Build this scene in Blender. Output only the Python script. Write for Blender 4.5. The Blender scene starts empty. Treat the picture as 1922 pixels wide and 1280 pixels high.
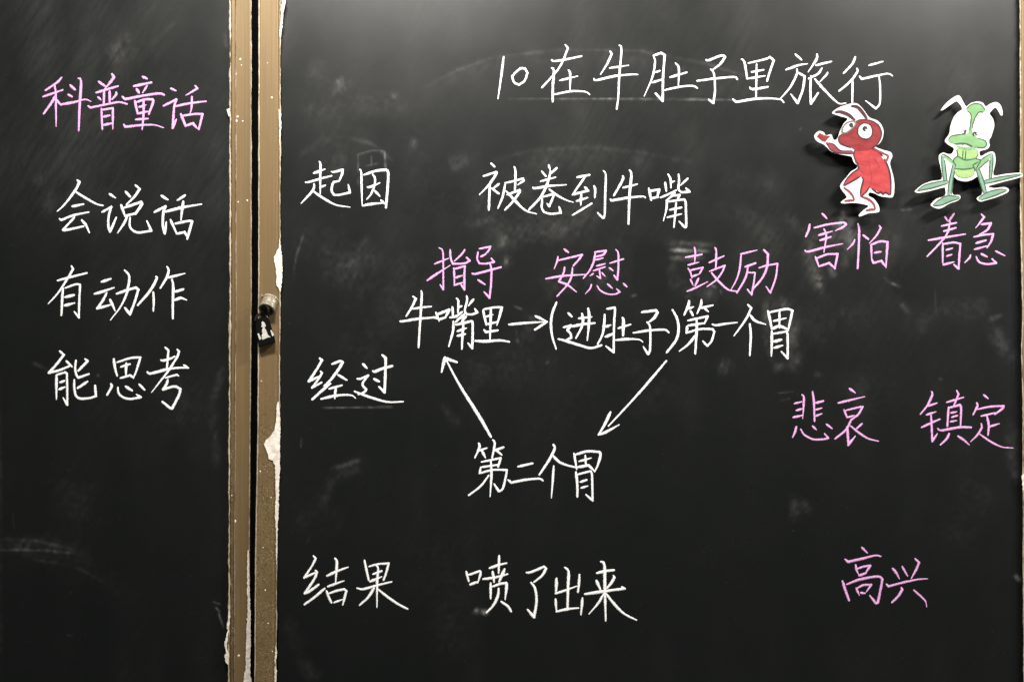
import bpy, bmesh, math, random
import numpy as np
from mathutils import Vector

random.seed(7)
rng = np.random.default_rng(11)
SC = bpy.context.scene
COL = SC.collection

# ------------------------------------------------------------------ camera, world, lamps, exposure
D = 2.2                                    # metres from lens to blackboard
PITCH = math.radians(0.9)                  # held a little low, tilted up
FOC = 36.0 * D / 1.922
ZC = 1.55                                  # height of the picture centre above the floor
cam_d = bpy.data.cameras.new('camera'); cam = bpy.data.objects.new('camera', cam_d); COL.objects.link(cam)
cam_d.lens = FOC; cam_d.sensor_width = 36.0; cam_d.clip_end = 60
cam.location = (0, -D * math.cos(PITCH), ZC - D * math.sin(PITCH))
cam.rotation_euler = (math.pi / 2 + PITCH, 0, 0)
SC.camera = cam

W = bpy.data.worlds.new('World'); SC.world = W; W.use_nodes = True
W.node_tree.nodes['Background'].inputs[0].default_value = (1.0, 0.98, 0.95, 1)
W.node_tree.nodes['Background'].inputs[1].default_value = 0.075


def area_lamp(name, x, y, z, sx, sy, power, target, col=(1, 0.95, 0.885)):
    l = bpy.data.lights.new(name, 'AREA'); o = bpy.data.objects.new(name, l); COL.objects.link(o)
    l.shape = 'RECTANGLE'; l.size = sx; l.size_y = sy; l.energy = power; l.color = col
    o.location = (x, y, z)
    o.rotation_euler = (Vector(target) - Vector((x, y, z))).to_track_quat('-Z', 'Y').to_euler()
    return o


# the two lamp fittings above the board
area_lamp('board_lamp', 1.40, -1.05, ZC + 1.42, 0.65, 0.12, 64, (0.75, 0, ZC - 0.2))
area_lamp('board_lamp', -0.33, -1.05, ZC + 1.42, 0.65, 0.12, 82, (-0.15, 0, ZC - 0.2))
area_lamp('room_lamp', 2.55, -1.15, ZC + 0.62, 0.4, 0.4, 32, (0.6, 0, ZC))
SC.view_settings.view_transform = 'Standard'
SC.view_settings.look = 'None'
SC.view_settings.exposure = 0.0
SC.view_settings.gamma = 1.0
SC.view_settings.use_curve_mapping = False

# ------------------------------------------------------------------ helpers
_ct, _st = math.cos(PITCH), math.sin(PITCH)


def P(px, py, y=0.0):
    """a point of the board (photo pixel units) on the upright plane at depth y"""
    u = (px - 961.0) / 1922.0 * 36.0 / FOC
    v = (0.5 - py / 1280.0) * (681.0 / 1024.0) * 36.0 / FOC
    dy, dz = _ct - v * _st, _st + v * _ct
    t = (y - cam.location.y) / dy
    return (u * t, y, cam.location.z + dz * t)


def Parr(px, py, y):
    u = (px - 961.0) / 1922.0 * 36.0 / FOC
    v = (0.5 - py / 1280.0) * (681.0 / 1024.0) * 36.0 / FOC
    dy, dz = _ct - v * _st, _st + v * _ct
    t = (y - cam.location.y) / dy
    return np.stack([u * t, np.broadcast_to(y, u.shape), cam.location.z + dz * t], -1)


def link(name, me, mat, parent=None):
    o = bpy.data.objects.new(name, me); COL.objects.link(o)
    if mat is not None: me.materials.append(mat)
    if parent is not None:
        o.parent = parent
        p, off = parent, Vector((0, 0, 0))
        while p is not None:
            off += p.location; p = p.parent
        o.data.transform(__import__('mathutils').Matrix.Translation(-off))
    return o


def mesh_from(name, verts, faces, mat, parent=None, smooth=False):
    me = bpy.data.meshes.new(name); me.from_pydata([tuple(v) for v in verts], [], faces); me.update()
    if smooth:
        for p in me.polygons: p.use_smooth = True
    return link(name, me, mat, parent)


def from_bm(name, bm, mat, parent=None, smooth=False):
    me = bpy.data.meshes.new(name); bm.normal_update(); bm.to_mesh(me); bm.free()
    if smooth:
        for p in me.polygons: p.use_smooth = True
    return link(name, me, mat, parent)


def thing(name, label, cat, loc, group=None):
    o = bpy.data.objects.new(name, None); COL.objects.link(o); o.location = loc
    o.empty_display_size = 0.05
    o['label'] = label; o['category'] = cat
    if group: o['group'] = group
    return o


def sub_empty(name, parent, label):
    o = bpy.data.objects.new(name, None); COL.objects.link(o); o.parent = parent; o['label'] = label
    return o


def smooth_noise(shape, cells, seed):
    """value noise, cells = (rows, cols)"""
    r = np.random.default_rng(seed)
    g = r.random((cells[0] + 3, cells[1] + 3))
    yy = np.linspace(0, cells[0], shape[0]); xx = np.linspace(0, cells[1], shape[1])
    yi = yy.astype(int); xi = xx.astype(int)
    fy = (yy - yi)[:, None]; fx = (xx - xi)[None, :]
    fy = fy * fy * (3 - 2 * fy); fx = fx * fx * (3 - 2 * fx)
    a = g[yi][:, xi]; b = g[yi][:, xi + 1]; c = g[yi + 1][:, xi]; d = g[yi + 1][:, xi + 1]
    return a * (1 - fy) * (1 - fx) + b * (1 - fy) * fx + c * fy * (1 - fx) + d * fy * fx


# ------------------------------------------------------------------ materials
def newmat(name):
    m = bpy.data.materials.new(name); m.use_nodes = True
    nt = m.node_tree; b = nt.nodes['Principled BSDF']
    return m, nt, b


def nd(nt, t, **kw):
    n = nt.nodes.new(t)
    for k, v in kw.items(): setattr(n, k, v)
    return n


def noise(nt, scale, detail=4, rough=0.6, vec=None, stretch=None):
    tc = nd(nt, 'ShaderNodeNewGeometry')
    src = tc.outputs['Position']
    if stretch:
        mp = nd(nt, 'ShaderNodeMapping'); mp.inputs['Scale'].default_value = stretch
        nt.links.new(src, mp.inputs['Vector']); src = mp.outputs['Vector']
    n = nd(nt, 'ShaderNodeTexNoise'); n.inputs['Scale'].default_value = scale
    n.inputs['Detail'].default_value = detail; n.inputs['Roughness'].default_value = rough
    nt.links.new(src, n.inputs['Vector'])
    return n.outputs['Fac']


def ramp(nt, src, stops):
    r = nd(nt, 'ShaderNodeValToRGB'); e = r.color_ramp.elements
    while len(e) < len(stops): e.new(0.5)
    for el, (p, c) in zip(e, stops):
        el.position = p; el.color = (*c, 1) if len(c) == 3 else c
    nt.links.new(src, r.inputs[0])
    return r.outputs[0]


def math_n(nt, op, a, b=None):
    n = nd(nt, 'ShaderNodeMath', operation=op)
    for i, v in enumerate((a, b)):
        if v is None: continue
        if isinstance(v, (int, float)): n.inputs[i].default_value = v
        else: nt.links.new(v, n.inputs[i])
    return n.outputs[0]


def mix(nt, fac, a, b):
    n = nd(nt, 'ShaderNodeMix', data_type='RGBA')
    for sock, v in ((n.inputs[0], fac), (n.inputs[6], a), (n.inputs[7], b)):
        if isinstance(v, (int, float)): sock.default_value = v
        elif isinstance(v, tuple): sock.default_value = (*v, 1)
        else: nt.links.new(v, sock)
    return n.outputs[2]


def simple(name, col, rough=0.6, metal=0.0, spec=0.4, var=0.12, scale=60):
    m, nt, b = newmat(name)
    f = noise(nt, scale, 5)
    lo = tuple(c * (1 - var) for c in col); hi = tuple(min(1, c * (1 + var)) for c in col)
    nt.links.new(ramp(nt, f, [(0.3, lo), (0.7, hi)]), b.inputs['Base Color'])
    b.inputs['Roughness'].default_value = rough; b.inputs['Metallic'].default_value = metal
    b.inputs['Specular IOR Level'].default_value = spec
    return m


def board_mat():
    m, nt, b = newmat('slate_paint')
    at = nd(nt, 'ShaderNodeAttribute'); at.attribute_name = 'dust'
    grain = noise(nt, 420, 6, 0.75)
    streak = noise(nt, 30, 6, 0.7, stretch=(6, 1, 1.2))
    g = math_n(nt, 'MULTIPLY_ADD', grain, 1.3); g.node.inputs[2].default_value = 0.35
    s = math_n(nt, 'MULTIPLY_ADD', streak, 0.9); s.node.inputs[2].default_value = 0.55
    mp = nd(nt, 'ShaderNodeMapping'); mp.vector_type = 'TEXTURE'; mp.inputs['Rotation'].default_value = (0, math.radians(-58), 0); mp.inputs['Scale'].default_value = (1.0, 1, 0.16)
    geo = nd(nt, 'ShaderNodeNewGeometry'); nt.links.new(geo.outputs['Position'], mp.inputs['Vector'])
    dg = nd(nt, 'ShaderNodeTexNoise'); dg.inputs['Scale'].default_value = 14; dg.inputs['Detail'].default_value = 6; dg.inputs['Roughness'].default_value = 0.7
    nt.links.new(mp.outputs[0], dg.inputs['Vector'])
    d2 = ramp(nt, dg.outputs['Fac'], [(0.34, (0.5,) * 3), (0.66, (1.5,) * 3)])
    d = math_n(nt, 'MULTIPLY', math_n(nt, 'MULTIPLY', at.outputs['Fac'], g), math_n(nt, 'MULTIPLY', s, d2))
    specks = ramp(nt, noise(nt, 330, 1, 0.4), [(0.735, (0.0,) * 3), (0.80, (0.05,) * 3)])
    d = math_n(nt, 'ADD', d, math_n(nt, 'MULTIPLY', specks, ramp(nt, noise(nt, 6, 3), [(0.40, (0.1,) * 3), (0.60, (1.0,) * 3)])))
    base = ramp(nt, noise(nt, 3, 4), [(0.3, (0.0034, 0.0044, 0.0042)), (0.7, (0.0050, 0.0060, 0.0057))])
    nt.links.new(mix(nt, d, base, (0.72, 0.71, 0.69)), b.inputs['Base Color'])
    b.inputs['Roughness'].default_value = 0.52
    nt.links.new(ramp(nt, noise(nt, 9, 5), [(0.3, (0.325,) * 3), (0.7, (0.37,) * 3)]), b.inputs['Roughness'])
    b.inputs['Specular IOR Level'].default_value = 0.36
    bp = nd(nt, 'ShaderNodeBump'); bp.inputs['Strength'].default_value = 0.08; bp.inputs['Distance'].default_value = 0.0005
    nt.links.new(noise(nt, 900, 3), bp.inputs['Height']); nt.links.new(bp.outputs[0], b.inputs['Normal'])
    return m


def chalk_mat(name, lo, hi):
    m, nt, b = newmat(name)
    f = noise(nt, 520, 4, 0.7)
    big = noise(nt, 45, 3)
    c = ramp(nt, f, [(0.32, lo), (0.62, hi)])
    c2 = mix(nt, math_n(nt, 'MULTIPLY', big, 0.35), c, lo)
    nt.links.new(c2, b.inputs['Base Color'])
    b.inputs['Roughness'].default_value = 1.0; b.inputs['Specular IOR Level'].default_value = 0.05
    at = nd(nt, 'ShaderNodeAttribute'); at.attribute_name = 'edge'
    gr = noise(nt, 760, 3, 0.8)
    # powder breaks up towards the edges of the line
    a = math_n(nt, 'SUBTRACT', math_n(nt, 'MULTIPLY_ADD', at.outputs['Fac'], -0.34), -0.0)
    a = math_n(nt, 'ADD', math_n(nt, 'MULTIPLY', at.outputs['Fac'], -0.30), gr)
    al = ramp(nt, a, [(0.14, (0.0,) * 3), (0.40, (1.0,) * 3)])
    nt.links.new(al, b.inputs['Alpha'])
    return m


def rail_mat(xa, xb):
    m, nt, b = newmat('champagne_aluminium')
    geo = nd(nt, 'ShaderNodeNewGeometry'); sep = nd(nt, 'ShaderNodeSeparateXYZ')
    nt.links.new(geo.outputs['Position'], sep.inputs[0])
    brush = noise(nt, 40, 5, 0.6, stretch=(8, 8, 0.12))
    col = ramp(nt, brush, [(0.3, (0.126, 0.084, 0.038)), (0.7, (0.160, 0.108, 0.050))])
    blot = noise(nt, 14, 5, 0.65, stretch=(2, 1, 1))
    col = mix(nt, ramp(nt, blot, [(0.5, (0.0,) * 3), (0.75, (0.5,) * 3)]), col, (0.115, 0.085, 0.035))
    # corroded speckles, denser on the lower half of the rails
    wear = nd(nt, 'ShaderNodeMapRange'); wear.inputs[1].default_value = ZC - 0.02; wear.inputs[2].default_value = ZC - 0.22
    nt.links.new(sep.outputs['Z'], wear.inputs[0])
    inx = math_n(nt, 'MULTIPLY', math_n(nt, 'GREATER_THAN', sep.outputs['X'], xa), math_n(nt, 'LESS_THAN', sep.outputs['X'], xb))
    worn = math_n(nt, 'MULTIPLY', wear.outputs[0], inx)
    sp = noise(nt, 400, 2, 0.5)
    spk = ramp(nt, sp, [(0.58, (0.0,) * 3), (0.66, (1.0,) * 3)])
    patch = ramp(nt, noise(nt, 22, 3), [(0.42, (0.0,) * 3), (0.58, (1.0,) * 3)])
    k = math_n(nt, 'MULTIPLY', math_n(nt, 'MULTIPLY', spk, patch), worn)
    k = math_n(nt, 'MULTIPLY', k, 0.85)
    col = mix(nt, k, col, (0.36, 0.31, 0.17))
    sp2 = noise(nt, 240, 2, 0.5)
    k2 = math_n(nt, 'MULTIPLY', ramp(nt, sp2, [(0.56, (0.0,) * 3), (0.66, (0.6,) * 3)]), worn)
    col = mix(nt, k2, col, (0.06, 0.045, 0.02))
    nt.links.new(col, b.inputs['Base Color'])
    b.inputs['Metallic'].default_value = 0.25
    b.inputs['Roughness'].default_value = 0.45
    b.inputs['Specular IOR Level'].default_value = 0.4
    return m


M_BOARD = board_mat()
M_WHITE = chalk_mat('white_chalk', (0.62, 0.63, 0.63), (0.90, 0.91, 0.91))
M_PINK = chalk_mat('pink_chalk', (0.46, 0.185, 0.43), (0.72, 0.43, 0.69))
M_RAIL = rail_mat(P(424, 640)[0], P(441.5, 640)[0])
M_RAIL_R = rail_mat(P(480, 640)[0], P(530, 640)[0])
M_EDGE = simple('pale_rail_edge', (0.36, 0.30, 0.23), 0.5, 0.2, 0.4, 0.3, 160)
M_FILM = simple('peeling_white_film', (0.58, 0.53, 0.465), 0.55, 0, 0.4, 0.3, 130)
M_DARK = simple('gap_shade_black', (0.004, 0.004, 0.004), 0.9, 0, 0.05)  # shade of the gap between the panels, as a near-black colour
M_PAPER = simple('white_paper', (0.50, 0.49, 0.475), 0.8, 0, 0.2, 0.04, 30)
M_CHROME = simple('scratched_chrome', (0.42, 0.38, 0.29), 0.28, 0.7, 0.6, 0.25, 200)
M_BLACK = simple('black_lacquer', (0.003, 0.003, 0.003), 0.4, 0, 0.12)
M_LOCKW = simple('cream_print', (0.40, 0.39, 0.36), 0.5, 0, 0.3, 0.2, 220)

# ------------------------------------------------------------------ the two boards
YL = 0.012                                   # the left panel runs on the rear track
left = thing('blackboard', 'narrow left blackboard panel with pink heading above three white chalk lines', 'blackboard', P(200, 1280, YL))
right = thing('blackboard', 'wide right blackboard panel with chalk arrows and two paper insects', 'blackboard', P(1200, 1280, 0))


def seg_dist(X, Y, pts):
    d = np.full(X.shape, 1e9); tt = np.zeros(X.shape)
    L = [0]
    for a, b in zip(pts[:-1], pts[1:]): L.append(L[-1] + math.hypot(b[0] - a[0], b[1] - a[1]))
    for i, (a, b) in enumerate(zip(pts[:-1], pts[1:])):
        vx, vy = b[0] - a[0], b[1] - a[1]; l2 = vx * vx + vy * vy + 1e-9
        t = np.clip(((X - a[0]) * vx + (Y - a[1]) * vy) / l2, 0, 1)
        dd = np.hypot(X - a[0] - t * vx, Y - a[1] - t * vy)
        w = dd < d
        d = np.where(w, dd, d); tt = np.where(w, (L[i] + t * math.sqrt(l2)) / L[-1], tt)
    return d, tt


# erased writing, wipes and smears: (points, width, strength)
SMEARS_R = [
    ([(795, 165), (860, 130), (930, 107), (1050, 93), (1200, 95), (1330, 120), (1450, 160)], 3, .013),
    ([(795, 170), (860, 140), (930, 120), (1050, 108), (1200, 112), (1330, 140)], 16, .0045),
    ([(930, 300), (1000, 282), (1100, 276), (1200, 285), (1300, 305)], 4, .008),
    ([(940, 318), (1020, 298), (1110, 292), (1230, 305)], 20, .005),
    ([(565, 290), (600, 265), (640, 255), (700, 270), (735, 300)], 4, .012),
    ([(620, 300), (650, 310)], 34, .012), ([(600, 270), (640, 262)], 16, .010),
    ([(672, 325), (672, 290), (700, 282), (722, 284), (724, 325)], 1.6, .05),
    ([(697, 292), (697, 312)], 1.4, .05), ([(685, 312), (710, 306)], 1.4, .05),
    ([(672, 330), (672, 345)], 1.6, .03),
    ([(632, 158), (648, 154)], 12, .028), ([(622, 180), (640, 168)], 5, .03), ([(738, 176), (742, 184)], 7, .024),
    ([(560, 200), (600, 195), (680, 190), (770, 205)], 26, .007),
    ([(590, 150), (600, 110)], 16, .006), ([(775, 262), (777, 276)], 6, .018),
    ([(840, 305), (880, 295)], 14, .012), ([(850, 318), (870, 306)], 5, .014),
    ([(870, 400), (960, 360), (1060, 330)], 30, .005), ([(900, 440), (1000, 410), (1150, 400)], 36, .006),
    ([(870, 425), (930, 410)], 8, .012), ([(940, 445), (950, 460)], 8, .016),
    ([(570, 440), (556, 480), (550, 520)], 1.6, .024), ([(690, 440), (660, 500)], 8, .006),
    ([(955, 186), (1150, 185.5), (1395, 187)], 1.3, .075),
    ([(604, 765.5), (660, 765), (737, 763.5)], 1.5, .10),
    ([(1258, 470), (1330, 471)], 3.5, .07), ([(1256, 484), (1320, 484)], 5, .022), ([(1255, 456), (1340, 460)], 5, .018),
    ([(1180, 460), (1130, 500)], 30, .006),
    ([(1285, 560), (1310, 545), (1350, 545)], 20, .012), ([(1352, 545), (1354, 552)], 2, .05), ([(1336, 536), (1345, 540)], 2, .05),
    ([(1468, 560), (1474, 580)], 6, .045), ([(1440, 560), (1438, 640), (1450, 680)], 7, .022),
    ([(1485, 600), (1492, 690)], 10, .028), ([(1450, 690), (1490, 686)], 9, .024), ([(1445, 570), (1490, 570)], 12, .012),
    ([(1535, 425), (1520, 480), (1540, 545)], 12, .018), ([(1595, 405), (1598, 460), (1580, 500)], 9, .045),
    ([(1610, 400), (1640, 395)], 9, .03), ([(1585, 395), (1575, 425)], 6, .035), ([(1560, 500), (1568, 520)], 6, .05),
    ([(1575, 420), (1570, 470)], 26, .022), ([(1510, 440), (1480, 410)], 10, .012), ([(1540, 545), (1536, 520)], 5, .03),
    ([(1670, 530), (1690, 538)], 3, .03), ([(1660, 520), (1670, 532)], 2, .024),
    ([(1690, 570), (1705, 585)], 6, .016), ([(1755, 540), (1757, 590)], 2, .014),
    ([(1860, 620), (1905, 680)], 14, .014), ([(1880, 590), (1860, 600)], 4, .018),
    ([(1580, 570), (1582, 592)], 3, .018), ([(1712, 615), (1780, 580), (1860, 570)], 20, .006),
    ([(1490, 935), (1492, 970)], 9, .02), ([(1505, 940), (1520, 960)], 8, .016),
    ([(1350, 685), (1368, 690)], 14, .011), ([(1460, 738), (1490, 735)], 1.5, .03), ([(1465, 752), (1482, 748)], 1.5, .025),
    ([(1528, 702), (1540, 704)], 4, .016), ([(1764, 711), (1768, 712)], 2, .05),
    ([(565, 840), (566, 822)], 1.2, .05), ([(625, 880), (680, 862)], 4, .012), ([(600, 960), (620, 900), (680, 870)], 12, .005),
    ([(575, 1020), (582, 1005)], 1.2, .04), ([(540, 1160), (560, 1230), (600, 1290)], 14, .007),
    ([(892, 1148), (898, 1146)], 5, .09), ([(905, 1151), (916, 1147)], 4, .11),
    ([(830, 760), (860, 800)], 9, .006), ([(925, 690), (1000, 670)], 40, .005), ([(905, 680), (880, 740)], 18, .006),
    ([(1025, 684), (1030, 678)], 2, .03), ([(1000, 590), (985, 640)], 12, .008), ([(970, 620), (972, 645)], 2.5, .03),
    ([(945, 492), (955, 492)], 8, .03), ([(965, 575), (980, 580)], 2, .03), ([(1185, 556), (1195, 553)], 2, .05),
    ([(680, 612), (760, 590)], 44, .004), ([(560, 960), (640, 1000)], 40, .003),
    ([(1660, 700), (1620, 770)], 40, .003), ([(1895, 800), (1905, 900)], 10, .012), ([(1905, 1080), (1915, 1090)], 5, .04),
    ([(1640, 455), (1690, 470)], 30, .007), ([(1690, 394), (1712, 393)], 2, .04), ([(1505, 240), (1500, 244)], 1.5, .05),
    ([(740, 200), (700, 230), (600, 240)], 30, .004), ([(1240, 700), (1180, 790)], 60, .003),
    ([(1880, 300), (1700, 420)], 60, .003),
    ([(1212, 470), (1214, 545)], 16, -.03), ([(1240, 470), (1240, 550)], 12, -.02), ([(830, 200), (820, 420)], 50, -.006), ([(640, 225), (760, 240)], 22, -.006),
    ([(1660, 520), (1880, 520)], 40, -.004), ([(580, 700), (700, 820)], 60, -.004), ([(1150, 850), (1300, 1000)], 90, -.006), ([(1100, 760), (1200, 860)], 60, -.004),
    ([(900, 480), (980, 440), (1080, 430)], 16, .008), ([(760, 470), (800, 600)], 40, .004), ([(1010, 530), (1180, 520)], 22, .006),
    ([(1330, 380), (1420, 420), (1480, 470)], 26, .005), ([(1350, 330), (1460, 350)], 22, .004), ([(1250, 500), (1275, 540)], 18, .014),
    ([(560, 420), (700, 560)], 34, .005), ([(600, 520), (720, 470)], 20, .005), ([(820, 1000), (860, 1240)], 40, .003), ([(1640, 560), (1480, 640)], 30, .004),
    ([(1300, 140), (1480, 180)], 40, .003), ([(1840, 900), (1780, 1020)], 40, .003), ([(600, 620), (740, 720)], 30, .003),
]
SMEARS_L = [
    ([(210, 100), (230, 92)], 16, .012), ([(235, 68), (245, 74)], 8, .014), ([(200, 110), (260, 85)], 34, .006),
    ([(330, 40), (290, 80)], 3, .006), ([(62, 338), (80, 340)], 8, .012), ([(100, 360), (88, 400)], 10, .007),
    ([(-10, 1032), (60, 1032), (140, 1038)], 2.2, .028), ([(-10, 1012), (70, 1015), (140, 1032)], 3, .016),
    ([(-10, 1022), (60, 1024)], 10, .007), ([(60, 1050), (140, 1062), (210, 1100)], 3, .010), ([(30, 1018), (150, 1045), (230, 1120)], 26, .005),
    ([(24, 960), (26, 990)], 2, .022), ([(125, 1192), (137, 1194)], 2, .02), ([(183.5, 704), (185, 704.5)], 2.2, .12),
    ([(410, 1150), (420, 1180)], 1.5, .06), ([(405, 1140), (412, 1148)], 1.5, .05), ([(400, 1130), (414, 1134)], 1.5, .04),
    ([(422, 64), (425, 90)], 3, .03), ([(340, 700), (345, 800)], 30, .004), ([(150, 900), (140, 980)], 50, .003),
    ([(420, 680), (400, 760), (405, 880)], 8, .009), ([(0, 700), (2, 1280)], 3, .006), ([(60, 680), (100, 700)], 3, .012),
]


def board_surface(x0, x1, y0, y1, step, yplane, smears, parent, seed):
    nx, ny = int((x1 - x0) / step) + 1, int((y1 - y0) / step) + 1
    xs = np.linspace(x0, x1, nx); ys = np.linspace(y0, y1, ny)
    X, Y = np.meshgrid(xs, ys)
    V = Parr(X, Y, np.full(X.shape, yplane)).reshape(-1, 3)
    dust = np.zeros(X.shape)
    # broad wiping haze: mostly vertical and slanted passes of the eraser
    n1 = smooth_noise(X.shape, (4, max(3, int(nx * step / 260))), seed)
    n2 = smooth_noise(X.shape, (7, max(4, int(nx * step / 50))), seed + 1)
    n3 = smooth_noise(X.shape, (40, max(4, int(nx * step / 34))), seed + 2)
    top = np.clip((700 - Y) / 500, 0.12, 1)
    dust += 0.0085 * np.clip(n1 * 0.6 + n2 * 0.5 - 0.42, 0, 1) * (0.5 + n3) * (0.5 + top)
    n4 = smooth_noise(X.shape, (9, max(4, int(nx * step / 120))), seed + 3)
    dust += 0.0060 * np.clip(n4 + n2 * 0.6 - 0.75, 0, 1) * top * 2
    fl = smooth_noise(X.shape, (ny // 3, nx // 3), seed + 5)
    br = smooth_noise(X.shape, (ny // 8, nx // 8), seed + 6)
    for pts, w, s in smears:
        xa, xb = min(p[0] for p in pts) - 4 * w - 8, max(p[0] for p in pts) + 4 * w + 8
        ya, yb = min(p[1] for p in pts) - 4 * w - 8, max(p[1] for p in pts) + 4 * w + 8
        i0, i1 = np.searchsorted(xs, [xa, xb]); j0, j1 = np.searchsorted(ys, [ya, yb])
        if i1 <= i0 or j1 <= j0: continue
        sl = (slice(j0, j1), slice(i0, i1))
        d, t = seg_dist(X[sl], Y[sl], pts)
        we = max(w, step * 0.55) * (0.75 + 0.5 * br[sl])
        s2 = s * w / max(w, step * 0.55) if w < step * 0.55 else s
        fade = np.clip(np.minimum(t, 1 - t) * 7 + 0.25, 0, 1)
        tex = (0.25 + 1.5 * fl[sl]) * (0.3 + 1.4 * n3[sl]) * (0.95 if w > 3 else 0.85)
        dust[sl] += s2 * np.exp(-(d / we) ** 2) * fade * tex
    dust = np.clip(dust, 0.0, 1)
    me = bpy.data.meshes.new('board_surface')
    idx = np.arange(nx * ny).reshape(ny, nx)
    F = np.stack([idx[:-1, :-1], idx[1:, :-1], idx[1:, 1:], idx[:-1, 1:]], -1).reshape(-1, 4)
    me.vertices.add(len(V)); me.vertices.foreach_set('co', V.ravel())
    me.loops.add(F.size); me.loops.foreach_set('vertex_index', F.ravel())
    me.polygons.add(len(F)); me.polygons.foreach_set('loop_start', np.arange(0, F.size, 4))
    me.update(); me.validate()
    a = me.attributes.new('dust', 'FLOAT', 'POINT'); a.data.foreach_set('value', dust.ravel())
    for p in me.polygons: p.use_smooth = True
    return link('board_surface', me, M_BOARD, parent)


board_surface(-330, 434, -200, 1480, 2.5, YL, SMEARS_L, left, 21)
board_surface(522, 1918, -200, 1480, 2.5, 0, SMEARS_R, right, 51)


# ---- rails: each is an extruded profile whose px edges were measured at several heights
def lerp_at(tab, y):
    if y <= tab[0][0]: a, b = tab[0], tab[1]
    elif y >= tab[-1][0]: a, b = tab[-2], tab[-1]
    else:
        for a, b in zip(tab[:-1], tab[1:]):
            if a[0] <= y <= b[0]: break
    t = (y - a[0]) / (b[0] - a[0])
    if y < tab[0][0] or y > tab[-1][0]: t = min(max(t, -0.3), 1.3)
    return [p + (q - p) * t for p, q in zip(a[1:], b[1:])]


def rail(name, tab, prof, parent, yb, mat=M_RAIL):
    """tab: (py, xl, xr); prof: (fraction across, protrusion m)"""
    ys = [-200] + list(range(0, 1281, 80)) + [1480]
    verts, faces = [], []
    n = len(prof)
    for py in ys:
        xl, xr = lerp_at(tab, py)
        for f, h in prof: verts.append(P(xl + (xr - xl) * f, py, yb - h))
    for i in range(len(ys) - 1):
        for j in range(n - 1):
            a = i * n + j
            faces.append((a, a + n, a + n + 1, a + 1))
    return mesh_from(name, verts, faces, mat, parent)


def ragged(name, tab, parent, yb, mat, seed, lo, hi, y0=-20, y1=1300, step=4, depth=0.0006):
    """a ragged pale strip along a rail edge; tab gives (py, x); lo/hi = ranges of px left / right of x"""
    r = np.random.default_rng(seed); verts, faces = [], []
    ys = np.arange(y0, y1 + step, step); a = b = 0
    for i, py in enumerate(ys):
        x = lerp_at([(q[0], q[1], q[1]) for q in tab], py)[0]
        a = 0.75 * a + 0.25 * r.uniform(-1, 1) * 2; b = 0.75 * b + 0.25 * r.uniform(-1, 1) * 2
        l = (lo[0] + lo[1]) / 2 + a * (lo[1] - lo[0]); h = (hi[0] + hi[1]) / 2 + b * (hi[1] - hi[0])
        if h - l < 0.3: h = l + 0.3
        verts += [P(x + l, py, yb), P(x + (l + h) / 2, py, yb - depth), P(x + h, py, yb)]
    for i in range(len(ys) - 1):
        for j in (0, 1):
            q = i * 3 + j; faces.append((q, q + 3, q + 4, q + 1))
    return mesh_from(name, verts, faces, mat, parent)


TAB_L = [(0, 430.5, 472.8), (560, 430.8, 473.2), (800, 429.4, 471), (1000, 429, 469.6), (1280, 428.4, 469.6)]
TAB_R = [(0, 484.8, 527), (560, 484.3, 526.4), (800, 482.8, 525.2), (1000, 478.9, 521), (1280, 476.8, 519)]
TAB_E = [(0, 1914, 1956), (400, 1914.3, 1956), (600, 1919, 1960), (650, 1916.5, 1958), (750, 1918.8, 1960), (1280, 1920.5, 1961)]
PROF_L = [(0, -0.004), (0.0, 0.004), (0.03, 0.0075), (0.07, 0.008), (0.10, 0.001), (0.25, 0.0005), (0.265, 0.009), (0.30, 0.010), (0.90, 0.010), (0.96, 0.0095), (0.99, 0.007), (1.0, 0.004), (1.0, -0.03)]
PROF_R = [(0.0, -0.03), (0.0, 0.004), (0.02, 0.0085), (0.06, 0.0098), (0.10, 0.010), (0.80, 0.010), (0.82, 0.0092), (0.88, 0.009), (0.93, 0.0095), (0.98, 0.008), (1.0, 0.004), (1.0, -0.002)]
rail('frame_rail', TAB_L, PROF_L, left, YL)
rail('frame_rail', TAB_R, PROF_R, right, 0, M_RAIL_R)
rail('frame_rail', TAB_E, [(1 - f, h) for f, h in PROF_R[::-1]], right, 0, M_RAIL_R)
# ragged strips along the rail edges, paler than the rail
e_l = lambda f: [(q[0], q[1] + (q[2] - q[1]) * f) for q in TAB_L]
e_r = lambda f: [(q[0], q[1] + (q[2] - q[1]) * f) for q in TAB_R]
ragged('pale_edge', e_l(0.03), left, YL - 0.0092, M_EDGE, 3, (-2.0, -0.6), (0.4, 1.8))
ragged('pale_edge', e_l(0.285), left, YL - 0.0106, M_EDGE, 4, (-0.7, -0.3), (0.2, 0.6))
ragged('pale_edge', e_l(0.955), left, YL - 0.0106, M_EDGE, 5, (-1.2, -0.6), (0.6, 1.4))
ragged('pale_edge', e_r(0.04), right, -0.0106, M_EDGE, 6, (-1.6, -1.0), (0.4, 1.0))
ragged('pale_edge', e_r(0.97), right, -0.0100, M_EDGE, 7, (-1.2, -0.3), (0.2, 1.5))
ragged('pale_edge', [(q[0], q[1] + 1.2) for q in TAB_E], right, -0.0106, M_EDGE, 8, (-1.4, -0.6), (0.6, 1.6))


def crop(ox, oy, s, pts):
    return [(ox + x / s, oy + y / s) for x, y in pts]


def prs(t):
    v = [float(q) for q in t.replace(',', ' ').split()]
    return list(zip(v[::2], v[1::2]))


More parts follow.
